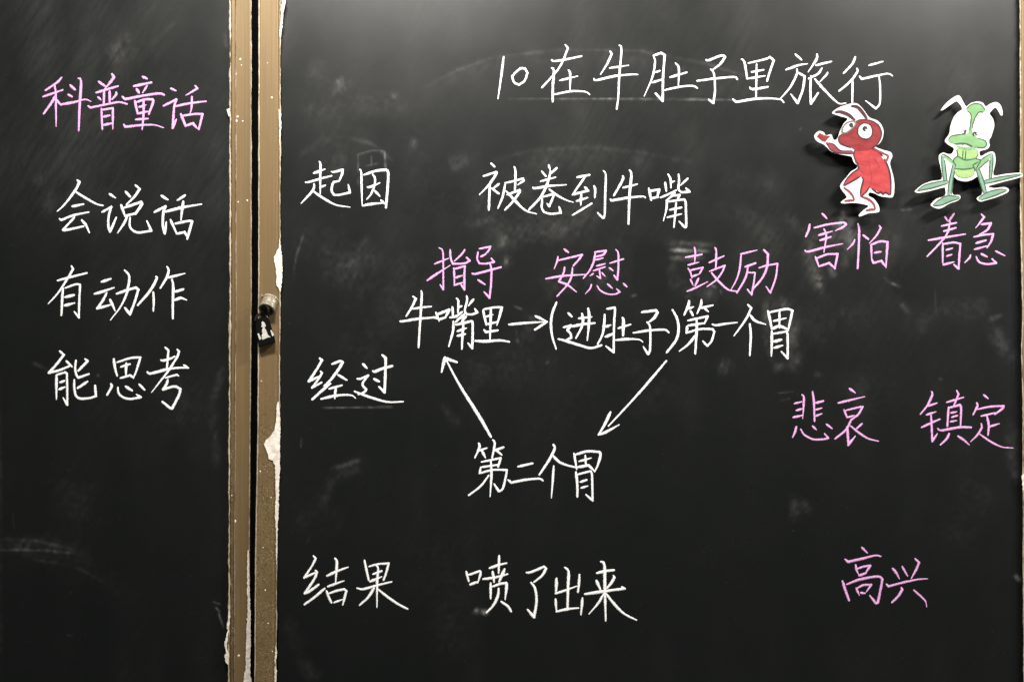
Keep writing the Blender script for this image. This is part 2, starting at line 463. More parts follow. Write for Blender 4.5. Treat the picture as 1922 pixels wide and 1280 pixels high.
def film(pts, parent, yb, mat=M_FILM, name='peeling_film', thick=0.0007, jag=0.75, seed=0):
    """a torn scrap of film standing slightly off the rail"""
    r = random.Random(seed); out = []
    for (a, b) in zip(pts, pts[1:] + pts[:1]):
        n = max(1, int(math.hypot(b[0] - a[0], b[1] - a[1]) / 3))
        for k in range(n):
            t = k / n
            out.append((a[0] + (b[0] - a[0]) * t + r.uniform(-jag, jag), a[1] + (b[1] - a[1]) * t + r.uniform(-jag, jag)))
    bm = bmesh.new()
    top = [bm.verts.new(P(x, y, yb - thick - r.uniform(0, 0.0003))) for x, y in out]
    bot = [bm.verts.new(P(x, y, yb)) for x, y in out]
    f = bm.faces.new(top)
    n = len(out)
    for i in range(n): bm.faces.new((top[i], bot[i], bot[(i + 1) % n], top[(i + 1) % n]))
    bm.normal_update(); bmesh.ops.triangulate(bm, faces=[f])
    bmesh.ops.recalc_face_normals(bm, faces=bm.faces)
    return from_bm(name, bm, mat, parent)


film(prs('525,446 527,465 530,486 529.5,521 528.5,535 526,549 524,543 518,533 519,516 515.5,493 514,483 520,472 523.7,462'), right, -0.0108, seed=1)
film(prs('522.7,751 525,775 526.3,787 525.5,825 525,856 525.4,880 524.3,906 522.5,966 520.8,1003 520,1062 518.6,1050 518,1007 516.2,962 517.4,936 516.6,890 516.4,875 512.5,865.6 504.7,861 502.3,850 495.6,834.4 500,825 509.4,817 515.6,806 518,787.5 519.5,762'), right, -0.0108, seed=2)
film(crop(410, 0, 5.333, prs('635,-40 672,-40 670,20 662,70 645,150 640,250 622,380 610,370 612,300 625,200 632,100')), right, -0.0106, seed=3)
film(crop(410, 0, 5.333, prs('605,1090 625,1120 628,1250 622,1350 606,1500 612,1300 606,1200')), right, -0.0106, seed=4)
film(crop(400, 1080, 6.4, prs('190,350 205,500 188,650 172,800 170,900 187,960 186,1085 150,1040 140,960 158,930 135,820 160,720 178,660 162,635 178,540')), left, YL - 0.0094, seed=5)
film(crop(400, 1080, 6.4, prs('410,-300 432,-300 432,0 440,200 450,500 452,700 448,1000 447,1200 465,1260 462,1340 350,1340 375,1200 393,1080 395,900 400,700 410,560 402,520 415,500 410,200 410,0')), left, YL - 0.0112, seed=6)
film(crop(410, 0, 5.333, prs('82,1100 110,1085 116,1150 108,1170')), left, YL - 0.0094, seed=7)
film(prs('1917.5,893 1924,888 1926,925 1920,918'), right, -0.0106, seed=9)
film(crop(400, 1080, 6.4, prs('748,840 770,930 745,1060 752,1120 775,1150 755,1180 760,1320 735,1320 740,1150 742,1000')), right, -0.0104, seed=10)


def fleck(px, py, r, parent, yb):
    bm = bmesh.new(); n = 7; rr = random.Random(int(px * 7 + py))
    c = bm.verts.new(P(px, py, yb - 0.0006))
    vs = [bm.verts.new(P(px + r * rr.uniform(.6, 1.3) * math.cos(6.283 * k / n), py + 1.25 * r * rr.uniform(.6, 1.3) * math.sin(6.283 * k / n), yb)) for k in range(n)]
    for k in range(n): bm.faces.new((c, vs[(k + 1) % n], vs[k]))
    from_bm('paint_fleck', bm, M_FILM, parent)


for px, py, r in ((451, 111, 1.6), (453, 122, 1.1), (443, 138.6, 1.2), (446, 219, 1.8), (443.5, 227, 2.0), (455.5, 227, 1.5), (441.5, 978, 2.2), (448, 1231, 2.4), (435, 930, 1.4), (447, 379, 1.4), (464, 376, 1.6)):
    fleck(px, py, r, left, YL - 0.0101)
for px, py, r in ((510, 183, 1.6), (490, 715, 1.3), (488.5, 885, 1.6), (508.6, 934, 1.3), (498, 1108, 1.4), (503, 1170, 1.1), (511, 1223, 1.1), (502, 118, 1.0), (494, 1028, 1.1)):
    fleck(px, py, r, right, -0.0101)

# near-black sheet behind the panels: the gap's shade put into its colour
wv = [(-3, 0.06, ZC - 1.6), (3, 0.06, ZC - 1.6), (3, 0.06, ZC + 1.6), (-3, 0.06, ZC + 1.6)]
wall = mesh_from('wall', wv, [(0, 1, 2, 3)], M_DARK); wall['kind'] = 'structure'


# ------------------------------------------------------------------ chalk writing
def cr(p0, p1, p2, p3, t):
    return tuple(0.5 * ((2 * b) + (-a + c) * t + (2 * a - 5 * b + 4 * c - d) * t * t + (-a + 3 * b - 3 * c + d) * t ** 3) for a, b, c, d in zip(p0, p1, p2, p3))


def pieces(pts, ang=48):
    out, cur = [], [pts[0]]
    for i in range(1, len(pts) - 1):
        cur.append(pts[i])
        a = (pts[i][0] - pts[i - 1][0], pts[i][1] - pts[i - 1][1]); b = (pts[i + 1][0] - pts[i][0], pts[i + 1][1] - pts[i][1])
        la, lb = math.hypot(*a), math.hypot(*b)
        if la * lb > 0 and (a[0] * b[0] + a[1] * b[1]) / (la * lb) < math.cos(math.radians(ang)):
            out.append(cur); cur = [pts[i]]
    cur.append(pts[-1]); out.append(cur)
    return out


def sample(pts, step=2.5):
    if len(pts) == 2: q = pts
    q = [(2 * pts[0][0] - pts[1][0], 2 * pts[0][1] - pts[1][1])] + pts + [(2 * pts[-1][0] - pts[-2][0], 2 * pts[-1][1] - pts[-2][1])]
    out = []
    for i in range(1, len(q) - 2):
        n = max(2, int(math.hypot(q[i + 1][0] - q[i][0], q[i + 1][1] - q[i][1]) / step))
        for k in range(n): out.append(cr(q[i - 1], q[i], q[i + 1], q[i + 2], k / n))
    out.append(pts[-1])
    return out


PROFX = [(-1, 0, 1.0), (-0.62, 0.75, 0.45), (0, 1.0, 0.0), (0.62, 0.75, 0.45), (1, 0, 1.0)]


def chalk_mesh(strokes, w, yplane):
    verts, faces, edge = [], [], []
    for st in strokes:
        if len(st) < 2: continue
        pcs = pieces(st)
        lift = random.uniform(0.00002, 0.0002); taper = random.choice((0.2, 0.4, 0.6))
        ww = w * 0.90 * random.uniform(0.88, 1.12)
        for ip, pc in enumerate(pcs):
            s = sample(pc); n = len(s)
            T = []
            for i in range(n):
                a, b = s[max(0, i - 1)], s[min(n - 1, i + 1)]
                l = math.hypot(b[0] - a[0], b[1] - a[1]) or 1e-6
                T.append(((b[0] - a[0]) / l, (b[1] - a[1]) / l))
            first, last = ip == 0, ip == len(pcs) - 1
            rings = []
            j = 0.0
            for i in range(n):
                t = i / (n - 1)
                k = 1.0
                if first: k *= 0.72 + 0.28 * min(1, t * 5)
                if last: k *= 1.08 - taper * max(0, (t - 0.4) / 0.6)
                j = 0.7 * j + 0.3 * random.uniform(-1, 1)
                k *= 1 + 0.20 * j
                rings.append((s[i], T[i], ww * 0.5 * k))
            # rounded ends
            (p, t, r) = rings[0]
            head = [((p[0] - t[0] * r * c, p[1] - t[1] * r * c), t, r * q) for c, q in ((0.85, 0.35), (0.5, 0.8))]
            (p, t, r) = rings[-1]
            tail = [((p[0] + t[0] * r * c, p[1] + t[1] * r * c), t, r * q) for c, q in ((0.5, 0.8), (0.85, 0.35))]
            rings = head + rings + tail
            base = len(verts)
            for (p, t, r) in rings:
                for o, h, e in PROFX:
                    oo = o * r * (1 + random.uniform(-0.10, 0.10)) if abs(o) == 1 else o * r
                    verts.append(P(p[0] - t[1] * oo, p[1] + t[0] * oo, yplane - lift - h * 0.0005)); edge.append(e)
            m = len(PROFX)
            for i in range(len(rings) - 1):
                for q in range(m - 1):
                    a = base + i * m + q
                    faces.append((a, a + 1, a + m + 1, a + m))
    return verts, faces, edge


def chalk(name, strokes, w, mat, parent, yplane):
    v, f, e = chalk_mesh(strokes, w, yplane)
    o = mesh_from(name, v, f, mat, parent, smooth=True)
    a = o.data.attributes.new('edge', 'FLOAT', 'POINT'); a.data.foreach_set('value', e)
    return o


def phrase(board, yplane, label, ox, oy, s, w, mat, chars, name='chalk_phrase'):
    root = sub_empty(name, board, label)
    for c in chars:
        if isinstance(c, tuple): ox2, oy2, s2, txt = c
        else: ox2, oy2, s2, txt = ox, oy, s, c
        strokes = []
        for q in txt.strip().split('\n'):
            q = q.strip()
            if not q: continue
            if q[0] == '@':
                a, q = q[1:].split('|'); a = [float(z) for z in a.split(',')]
                strokes.append(crop(*a, prs(q)))
            else: strokes.append(crop(ox2, oy2, s2, prs(q)))
        chalk('chalk_character', strokes, w / s, mat, root, yplane)


LP = lambda *a: phrase(left, YL, *a)
RP = lambda *a: phrase(right, 0.0, *a)

LP('pink four character chalk heading', 70, 130, 5.824, 30.8, M_PINK, ["""
265,90 215,145 90,230
62,300 280,225
190,180 200,260 203,400 205,625
185,300 165,350 70,485
208,335 258,392
360,175 410,222
335,275 378,300
258,385 400,360 520,330 585,352
450,100 478,130 462,400 452,670""", """
670,135 740,185
815,50 838,85 800,140 735,215
645,255 880,185
730,240 725,380
790,240 790,370
665,305 695,335
860,250 865,275 815,330
555,400 580,420 750,385 890,360 980,380
700,430 710,655
700,445 825,425 825,655
720,520 790,505
720,610 820,590""", """
1150,80 1200,105
1055,185 1245,145
1085,215 1110,255
1200,180 1150,260
930,300 960,328 1150,290 1330,265 1385,280
1065,345 1095,480
1070,365 1180,330 1260,330 1265,360 1220,490
1110,415 1190,390
1095,485 1215,460
1160,330 1160,500 1145,660
1075,550 1210,540
945,605 960,630 1150,610 1280,610 1380,640""", """
1460,210 1515,235
1380,400 1520,330 1495,420 1480,640 1520,545
1725,180 1750,210 1625,285
1510,405 1650,375 1845,350
1690,300 1685,420 1665,500
1570,490 1620,620
1580,510 1720,490 1805,490 1765,655
1620,620 1700,590 1750,650"""])
LP('white chalk line directly under the pink heading', 80, 330, 6.006, 33, M_WHITE, ["""
390,50 415,70 370,160 250,320 165,400
370,180 500,260 610,320 680,335
335,345 460,320
190,485 210,500 350,445 520,410
360,465 230,610 250,615 460,570
440,500 490,560 525,640""", """
755,205 820,250
670,410 775,350 745,450 740,570 760,630 830,470
935,180 985,235
1045,105 1095,150 1030,240 945,325
885,330 905,390 930,460
920,360 1110,295 1120,320 1045,430
930,455 1040,425
955,455 920,530 845,645
985,470 980,560 1010,610 1080,640 1225,620 1175,510""", """
1340,225 1410,270
1260,410 1385,345 1360,420 1355,560 1375,650 1395,520
1605,220 1520,275
1385,405 1560,360 1790,320
1585,290 1570,400 1560,500
1440,495 1510,650
1495,540 1640,510 1685,515 1630,710
1510,655 1600,635 1630,690"""])
LP('white chalk line in the middle of the left panel', 80, 490, 6.407, 34, M_WHITE, ["""
345,60 365,95 300,210 180,390 65,515
180,235 350,190 530,145
245,330 235,450 225,650
270,325 400,280 450,285 440,480 435,680 380,610
270,435 375,410
265,535 385,505""", """
710,250 820,215
625,395 700,375 860,320
770,385 720,480 655,570 810,530
810,465 840,530 870,600
985,110 1040,180 1030,300 1000,420 930,560 815,710
890,395 1000,355 1120,320 1150,345 1110,480 1050,640 990,565""", """
1365,190 1370,215 1290,360 1145,530
1330,375 1335,480 1330,600
1495,70 1515,110 1490,200 1415,325
1510,200 1710,150
1555,225 1570,300 1565,500 1565,690
1590,370 1690,340
1590,470 1660,445 1730,470"""])
LP('lowest white chalk line of the left panel', 80, 660, 6.407, 35, M_WHITE, ["""
205,-5 255,40 160,160 75,255 200,225 320,175
285,115 350,180
165,285 165,420 165,575
170,280 270,250 290,265 295,420 295,640 245,555
210,370 265,350
200,455 270,425
400,105 390,200 405,280 430,315 555,270
510,90 540,115 430,230
380,340 380,440 400,530 450,565 560,560 640,535 630,410
540,360 420,440""", """
855,90 870,200 895,290
895,130 1050,80 1175,70 1130,220 1090,320
940,185 1050,150
1005,140 1000,280
935,320 1050,285 1090,315
820,390 830,420 775,520
905,430 910,490 950,540 1040,570 1180,550 1125,515
1000,420 1075,470
1160,395 1225,460""", (270, 650, 18.29, """
730,40 840,140 820,420 790,740
590,480 680,490 900,430 1060,350
1140,110 1205,180 1150,350 1000,600 800,900 500,1280 265,1582
120,890 200,940 500,870 800,790 1200,740 1530,750
1370,650 1530,740
740,1090 900,1040 1130,980 1190,1020
@80,660,6.407|1505,340 1490,390 1450,455 1580,420 1655,450 1640,520 1560,680 1535,680 1440,605""")])

RP('numbered title written at the top', 920, 80, 4.928, 23, M_WHITE, [
"125,130 100,330 72,520",
"225,290 203,312 222,368 268,390 320,350 345,280 322,240 280,240 222,288", """
695,20 720,50 640,230 480,415
570,160 590,172 700,155 845,125
570,235 590,260 580,400 578,545
725,255 740,290 738,445
645,350 810,310
590,480 750,450 880,455 920,480""", """
1110,80 1125,105 1080,200 1020,295
1105,235 1280,210
960,335 980,348 1150,310 1300,295 1365,295
1195,25 1215,60 1195,300 1185,500 1170,615""", """
1510,120 1525,180 1500,320 1425,495
1510,120 1580,95 1615,115 1600,300 1595,540 1530,470
1530,275 1570,260
1500,370 1590,340
1715,190 1745,240 1740,420
1665,320 1820,275
1610,440 1750,410 1870,400 1915,420""", (1290, 80, 4.805, """
170,155 190,160 310,115 340,130 300,190 230,245
210,240 240,280 250,420 235,545 195,515
90,345 240,325 420,310 450,330"""), (1290, 80, 4.805, """
490,150 515,175 540,325
550,185 700,150 745,130 780,160 745,260 720,345
625,195 620,490
580,265 690,245
545,325 700,300
565,405 590,420 725,400
410,510 440,535 640,505 830,510 870,540"""), (1290, 80, 4.805, """
975,105 1030,155
890,245 1000,205 1085,190
990,240 985,290 930,400 845,500
1000,270 1060,305 1040,430 995,545 935,465
1170,105 1165,150 1090,265
1160,205 1300,170
1215,230 1180,280 1095,325
1115,300 1110,420 1115,550 1180,455
1265,270 1255,290 1195,355
1150,330 1240,430 1360,545 1430,545"""), (1290, 80, 4.805, """
1515,130 1490,190 1410,275
1530,235 1535,260 1470,350 1370,435
1490,330 1490,420 1488,540
1640,205 1765,170
1555,305 1575,328 1700,300 1810,280 1850,300
1730,305 1740,420 1735,550 1700,595 1610,525""")])
RP('upper white two character row heading', 560, 300, 9.61, 48, M_WHITE, ["""
380,35 400,80 395,300 395,610
280,240 350,215 480,170
130,405 200,400 400,340 600,290
415,490 490,460
280,440 285,480 240,580 50,785
260,560 400,660 600,780 720,825 930,855
600,215 640,220 800,180 790,250 735,385
735,385 640,400 615,440 600,560 640,630 720,635 930,590 900,450""", """
1110,175 1135,230 1140,500 1150,810
1185,270 1400,200 1580,180 1620,230 1610,500 1580,860
1250,490 1300,490 1470,415
1340,265 1380,330 1370,470 1310,620 1235,710
1380,560 1470,660
1160,830 1300,800 1520,780
1490,730 1580,810"""])
RP('white five character line below the title', 890, 300, 4.576, 22, M_WHITE, ["""
145,30 175,60
80,140 190,105 190,120 130,210 45,300
135,205 130,320 125,430
215,205 165,245
150,245 210,290
345,60 355,110 350,260
265,215 255,270 240,330 205,415
265,200 350,180 420,160 425,180 375,215
285,300 390,260 390,275 340,350 265,430
275,270 350,350 440,435 535,465""", """
580,100 615,140
640,45 652,85
710,70 655,120
570,185 700,150
505,240 520,245 650,225 790,215
655,95 630,200 570,320 470,430
645,255 720,310 800,350 850,365
590,320 690,290 670,340 645,400 625,375
585,335 580,410 600,450 660,465 745,455 730,405""", """
885,150 990,130
950,150 900,220 845,300
845,300 880,290 980,265
950,235 985,270
920,295 915,390
880,355 975,325
845,475 920,430 1010,375
1030,225 1040,260 1035,325
1110,95 1130,130 1125,300 1120,480 1105,500 1060,455""", """
1275,140 1280,160 1245,230 1200,305
1280,240 1400,210
1170,340 1180,350 1330,325 1450,315 1470,325
1335,90 1350,130 1335,300 1325,550""", """
1500,245 1520,345
1505,270 1590,255 1570,325
1525,330 1580,320
1640,195 1650,270
1665,125 1685,160 1690,240
1690,195 1722,183
1600,325 1670,295 1735,262
1755,125 1760,170 1755,250 1780,280 1850,275 1820,245
1835,160 1770,220
1725,285 1690,318 1650,350
1700,310 1765,302 1745,345
1655,345 1650,430 1625,525
1660,360 1800,340 1815,360 1820,480 1820,570 1810,580 1760,530
1680,430 1780,410
1660,495 1780,465
1735,370 1725,480 1715,580"""])
RP('left pink word above the white middle row', 740, 450, 5.817, 26.4, M_PINK, ["""
490,90 530,130 535,350 535,545 500,490
440,265 590,205
360,445 470,370 610,280
610,110 615,200 640,265 760,260 825,230 790,195
770,110 730,165 655,235
650,310 655,400 655,500
655,320 770,290 765,420 765,545 730,490
670,415 745,390
655,495 745,470""", """
930,100 1050,75 1030,120 985,165
915,135 905,210 930,260 1000,262 1090,245 1060,205
945,185 1000,160
850,370 880,375 1000,345 1165,300
1045,260 1060,330 1055,500 1040,635 980,570
915,440 990,490"""])
RP('white three character phrase left of the short arrow', 740, 450, 5.817, 30, M_WHITE, ["""
205,620 235,645 190,740 130,835
205,755 300,740 405,730
65,890 100,890 250,865 430,850
295,560 300,620 285,850 265,1175""", """
455,795 490,890
430,845 475,865
470,815 600,765 555,855
490,870 560,850
635,735 640,830
680,640 700,670 695,800
700,740 735,725
610,850 680,835 740,790
790,615 795,660 770,770 790,815 850,815 905,795 880,755
865,650 810,720
770,810 710,860 670,900
720,860 780,840 735,900
645,890 640,1000 595,1165
670,930 840,890 855,910 855,1080 850,1185 805,1130
690,1000 790,965
690,1050 775,1030
755,930 745,1050 738,1195""", """
970,770 985,840 1005,930
980,760 1090,740 1175,740 1145,850 1120,935
1055,750 1050,920 1045,1085
1005,840 1075,820
1005,925 1120,900
980,985 1000,1010 1130,990
885,1105 1000,1110 1150,1100 1255,1115"""])
RP('middle pink word above the bracketed phrase', 950, 450, 5.653, 24.2, M_PINK, ["""
615,100 660,135
550,180 540,230 510,310
555,220 700,185 805,160 780,200 715,275
620,290 610,350 560,445 650,480 745,555
705,295 690,400 640,490 540,600
420,415 600,385 850,370""", """
940,132 1060,117 1030,160 955,180
945,140 930,230 890,320 820,410
950,215 1030,195
960,280 1050,255
925,330 1050,290
990,320 1000,410 960,385
925,360 890,385
1015,350 1050,390
1165,105 1190,150 1190,300 1180,425 1145,380
1100,250 1245,205
1095,300 1135,330
905,475 890,520 840,575
965,490 1000,540 1070,575 1150,580 1205,555 1170,520
1075,470 1125,515
1245,465 1280,500"""])
RP('white bracketed phrase right of the short arrow', 950, 450, 5.653, 31, M_WHITE, [
"535,665 490,780 475,900 490,1030 530,1160", """
660,780 695,815
770,835 910,820
705,920 800,900 940,885
805,785 815,850 800,930 740,1045
870,730 880,800 875,930 860,1070
610,930 690,910 650,960 685,1000 690,1040 640,1065
555,1055 620,1070 780,1120 900,1150 1010,1120""", """
1045,795 1040,900 1020,1010 970,1110
1070,735 1150,720 1155,750 1145,900 1140,1195 1060,1130
1060,925 1110,905
1055,1030 1130,1000
1235,830 1245,870 1240,1015
1190,940 1320,900
1165,1065 1290,1055 1410,1060 1450,1085""", """
1440,770 1470,765 1590,750 1605,770 1570,830 1500,885
1495,875 1525,920 1530,1050 1525,1180 1505,1215 1455,1135
1350,990 1500,965 1680,955 1725,985""",
"1765,745 1810,830 1830,930 1805,1060 1705,1195"])
RP('right pink word above the white middle row', 1260, 450, 5.567, 24.2, M_PINK, ["""
240,80 250,120 245,240
150,185 320,155
175,265 290,235
175,300 200,340 215,400
190,322 330,290 295,355
220,385 290,360
200,415 230,480
285,405 250,480
165,540 250,505 380,440
455,85 470,120 465,310
395,240 550,170
400,330 560,270 530,340 470,420 375,490
420,345 490,430 590,520 680,540""", """
725,150 810,130 895,110
730,150 715,300 680,420 625,520
770,285 880,245
800,280 790,350 760,430 685,555
805,345 875,345 865,430 840,575 795,520
965,105 1010,150 1000,280 950,400 850,520
915,295 1000,270 1110,250 1090,400 1035,555 990,490"""])
RP('white phrase right of the closing bracket', 1260, 450, 5.567, 30, M_WHITE, ["""
185,640 180,680 135,785
175,722 232,702
200,745 225,790
315,630 310,680 270,770
310,715 435,685
345,715 385,750
175,845 380,800 345,880
180,897 345,872
165,905 160,975
155,975 300,935 430,935 450,960 420,1060 375,1110 330,1060
265,830 265,950 250,1190
260,990 180,1090 85,1165""",
"430,885 470,895 560,880 690,865", """
800,680 835,715 780,830 655,1005
825,790 880,850 985,885
820,880 830,1000 820,1210""", """
1010,745 1030,830 1050,935
1020,760 1200,725 1265,740 1245,840 1220,950
1130,745 1130,920
1070,850 1200,820
1050,935 1130,905 1220,940
1050,960 1050,1080 1045,1215
1060,985 1200,960 1215,1000 1215,1240 1150,1170
1075,1065 1150,1045
1075,1130 1165,1105"""])
RP('pink word under the red paper insect', 1490, 400, 4.688, 22.0, M_PINK, ["""
250,5 290,48
140,100 130,150 105,205
180,130 300,100 440,85 460,100 430,125 365,155
220,195 340,160
230,240 325,210
265,140 285,200 265,345
100,330 125,340 280,300 430,270
190,385 220,470
200,400 290,365 385,360 360,490
220,470 310,440 365,490""", """
565,95 575,150 570,320 562,485
535,235 520,270 470,320
610,195 655,230
750,110 765,130 725,200 665,265
680,275 685,400
680,280 760,250 825,255 815,400 810,480
710,350 765,340
685,405 700,440 770,420 810,475"""])
RP('pink word under the green paper insect', 1490, 400, 4.688, 22.0, M_PINK, ["""
1330,35 1355,75
1410,5 1360,75
1300,115 1430,85
1320,160 1425,130
1185,240 1300,220 1510,185
1375,75 1350,180 1280,270 1175,380
1310,265 1310,440
1310,275 1400,260 1465,270 1455,400 1450,490 1410,455
1340,325 1395,310
1345,380 1390,365
1315,455 1410,430""", """
1650,10 1675,35 1630,95 1600,130
1650,100 1735,90 1700,150 1630,190
1585,210 1680,190 1755,185 1735,250 1700,305
1605,265 1690,240
1590,320 1700,290
1555,370 1545,395 1505,435
1605,385 1630,430 1700,450 1780,440 1745,405
1650,360 1700,385
1775,335 1855,375"""])
RP('middle white two character row heading', 560, 660, 9.152, 50, M_WHITE, ["""
365,115 405,150 330,280 180,510 380,420
380,340 405,370 340,480 235,620 400,530
550,550 440,640 240,820
580,215 720,165 760,185 700,290 560,480 450,590
680,400 830,490
530,640 750,580
640,620 625,810
390,815 600,765 800,745 920,755 980,800""", """
1440,60 1500,110 1495,350 1480,700 1385,605
1280,335 1310,345 1450,290 1610,250
1300,470 1385,515
1110,215 1175,285
1010,465 1060,470 1200,410 1110,530 1110,590 1165,650 1130,700 1030,740
965,685 1080,730 1250,790 1450,850 1600,870 1800,860"""])
RP('white four character phrase at the foot of the arrows', 800, 660, 4.004, 21, M_WHITE, ["""
395,690 400,720 365,800
400,745 455,725
420,750 445,800
500,665 515,690 495,800
510,745 580,720
530,745 565,775
415,830 560,800 540,865
410,870 545,850
410,870 400,915
400,915 500,890 605,890 600,930 575,1030 545,1050 510,995
485,820 490,920 480,1090
470,930 410,1010 320,1080""", """
690,865 800,840
615,965 640,985 740,965 850,955 875,970""", """
955,700 965,730 920,820 850,925
950,780 1000,830 1060,855 1120,870
958,860 950,980 940,1100""", """
1110,765 1120,820 1130,885
1120,775 1210,750 1300,755 1310,775 1290,850 1265,905
1195,780 1200,860
1150,825 1240,800
1135,870 1220,855 1265,900
1125,905 1135,1000 1135,1090
1135,925 1230,900 1245,920 1250,1120 1200,1075
1160,980 1205,965
1165,1025 1215,1010"""])
RP('left pink word of the lower right pair', 1470, 720, 4.252, 20.9, M_PINK, ["""
150,90 165,110 160,220 155,280
90,160 150,145
105,215 155,200
80,270 150,255
235,65 245,150 250,300
260,155 320,140
260,210 310,195
260,260 310,240
105,345 95,385 75,430
140,365 170,410 240,445 320,445 360,435 330,400
235,340 265,370
345,325 390,360""", """
530,40 575,75
440,155 650,105
485,210 510,270
500,215 600,190 635,185 600,245 545,290
515,270 570,255
545,285 500,370 415,440
510,345 515,400 520,490 575,420
630,320 580,365
540,340 600,390 680,440 760,460"""])
RP('right pink word of the lower right pair', 1470, 720, 4.252, 20.9, M_PINK, ["""
1185,65 1190,90 1150,175 1095,245
1155,180 1230,155
1145,250 1220,225
1105,350 1180,315 1250,285
1180,250 1185,350 1190,460 1230,400
1385,55 1400,85 1375,140
1305,150 1440,110
1385,120 1360,180
1320,190 1310,340
1320,195 1410,170 1420,200 1415,340
1340,235 1385,225
1345,270 1390,255
1335,305 1385,295
1235,360 1260,375 1400,350 1500,350
1325,400 1305,440 1255,490
1395,420 1440,450 1485,490""", """
1600,90 1635,120
1545,155 1550,180 1515,250
1555,205 1650,185 1760,180 1750,200 1690,245
1580,260 1690,235
1625,255 1640,330 1635,410
1645,345 1725,320
1580,320 1585,350 1550,410 1495,465
1570,405 1650,460 1740,505 1835,515"""])
RP('lowest white two character row heading', 550, 1030, 8.357, 46, M_WHITE, ["""
320,115 355,155 290,280 175,455 340,380
350,340 375,370 330,480 185,700 270,660 400,565
495,625 350,750 180,875
660,155 685,200 680,350 665,540
535,425 700,350 865,290
545,595 680,545 800,505
525,665 560,760 600,845
570,700 700,655 800,635 835,665 810,760 780,880
645,845 780,795""", """
1120,185 1150,330 1185,490
1195,280 1320,245 1500,230 1460,380 1420,490
1255,400 1390,350
1210,515 1320,470 1390,440
1310,270 1335,310 1320,500 1315,920
1005,620 1100,635 1300,580 1545,520
1270,620 1180,760 1045,885
1335,640 1500,770 1650,870 1795,945"""])
RP('white four character line at the bottom', 860, 1030, 5.339, 30, M_WHITE, ["""
80,230 105,325
100,265 215,225 225,245 195,345
120,360 200,330
410,70 405,245
315,195 400,165 485,145
250,305 360,290 495,255
345,230 360,335
465,205 410,330
325,345 325,500
345,380 430,350 480,345 485,370 470,510
405,400 395,480 350,570 285,640
430,530 500,580 530,630""", """
685,240 730,235 860,180 880,200 840,270 760,335
730,340 770,400 785,530 760,685 695,610""", """
985,300 980,445
975,450 1080,415 1190,375
1215,260 1210,350 1200,435
1070,190 1105,230 1100,400 1095,610
975,505 985,635
985,630 1100,605 1205,595
1245,495 1240,560 1230,660""", """
1430,130 1465,165 1470,420 1478,720
1390,245 1470,225 1560,215
1385,320 1425,410
1555,270 1565,290 1530,350 1490,395
1270,455 1400,435 1550,415 1670,400
1640,385 1670,402
1460,450 1400,550 1310,655
1485,455 1560,550 1660,650 1785,715"""])
RP('pink word alone at the lower right', 1560, 1010, 9.145, 47.3, M_PINK, ["""
525,160 620,255
240,365 290,410 550,350 760,300 850,315
420,460 440,560 480,640
460,525 560,490 670,475 600,590
480,645 600,600
195,740 240,880 305,1070
270,795 500,710 800,660 880,710 850,880 800,1110 770,1120 665,990
430,860 485,985
450,860 550,810 690,800 600,930
510,940 580,950""", """
1055,525 1120,600 1170,700
1220,490 1310,650
1440,355 1510,420 1460,540 1375,695
950,795 985,830 1250,760 1500,710 1655,700
1205,850 1220,890 1150,1000 1045,1105
1420,895 1560,1020 1620,1090 1640,1180"""])


def arrow(label, ox, oy, s, w, txt):
    o = chalk('chalk_arrow', [crop(ox, oy, s, prs(q)) for q in txt.strip().split('\n')], w / s, M_WHITE, right, 0.0)
    o['label'] = label


arrow('short white arrow pointing right', 950, 450, 5.653, 32, """30,900 200,885 430,870
310,810 430,868
435,870 305,955""")
arrow('long white arrow slanting up to the left', 800, 660, 4.004, 26, """485,640 400,490 250,250 140,45
140,45 115,155
140,50 230,80""")
arrow('long white arrow slanting down to the left', 800, 660, 4.004, 22, """1805,70 1600,310 1370,560
1385,455 1340,550 1295,625
1295,625 1350,605 1450,550""")

# ------------------------------------------------------------------ the two paper cut-outs


def ink(name, col, var=0.15, scale=45):
    m, nt, b = newmat(name)
    f = noise(nt, scale, 5, 0.65, stretch=(1, 1, 2.2))
    g = noise(nt, 600, 3)
    lo = tuple(c * (1 - var) for c in col); hi = tuple(min(1, c * (1 + var) + 0.02) for c in col)
    c = ramp(nt, f, [(0.3, lo), (0.7, hi)])
    nt.links.new(mix(nt, math_n(nt, 'MULTIPLY', g, 0.25), c, hi), b.inputs['Base Color'])
    b.inputs['Roughness'].default_value = 0.75; b.inputs['Specular IOR Level'].default_value = 0.2
    return m


I_DKRED = ink('dark_red_ink', (0.14, 0.006, 0.008))
I_RED = ink('red_ink', (0.26, 0.02, 0.022))
I_LINE_R = ink('maroon_line', (0.035, 0.005, 0.014))
I_ROSE = ink('rose_ink', (0.15, 0.016, 0.03))
I_BLACK = ink('black_ink', (0.012, 0.012, 0.014))
I_GREY = ink('grey_pencil', (0.1, 0.1, 0.1))
I_GREEN = ink('leaf_green_ink', (0.115, 0.235, 0.10))
I_LIME = ink('lime_ink', (0.19, 0.29, 0.105))
I_TEAL = ink('grey_green_ink', (0.115, 0.2, 0.145))
I_LINE_G = ink('green_line', (0.018, 0.055, 0.03))


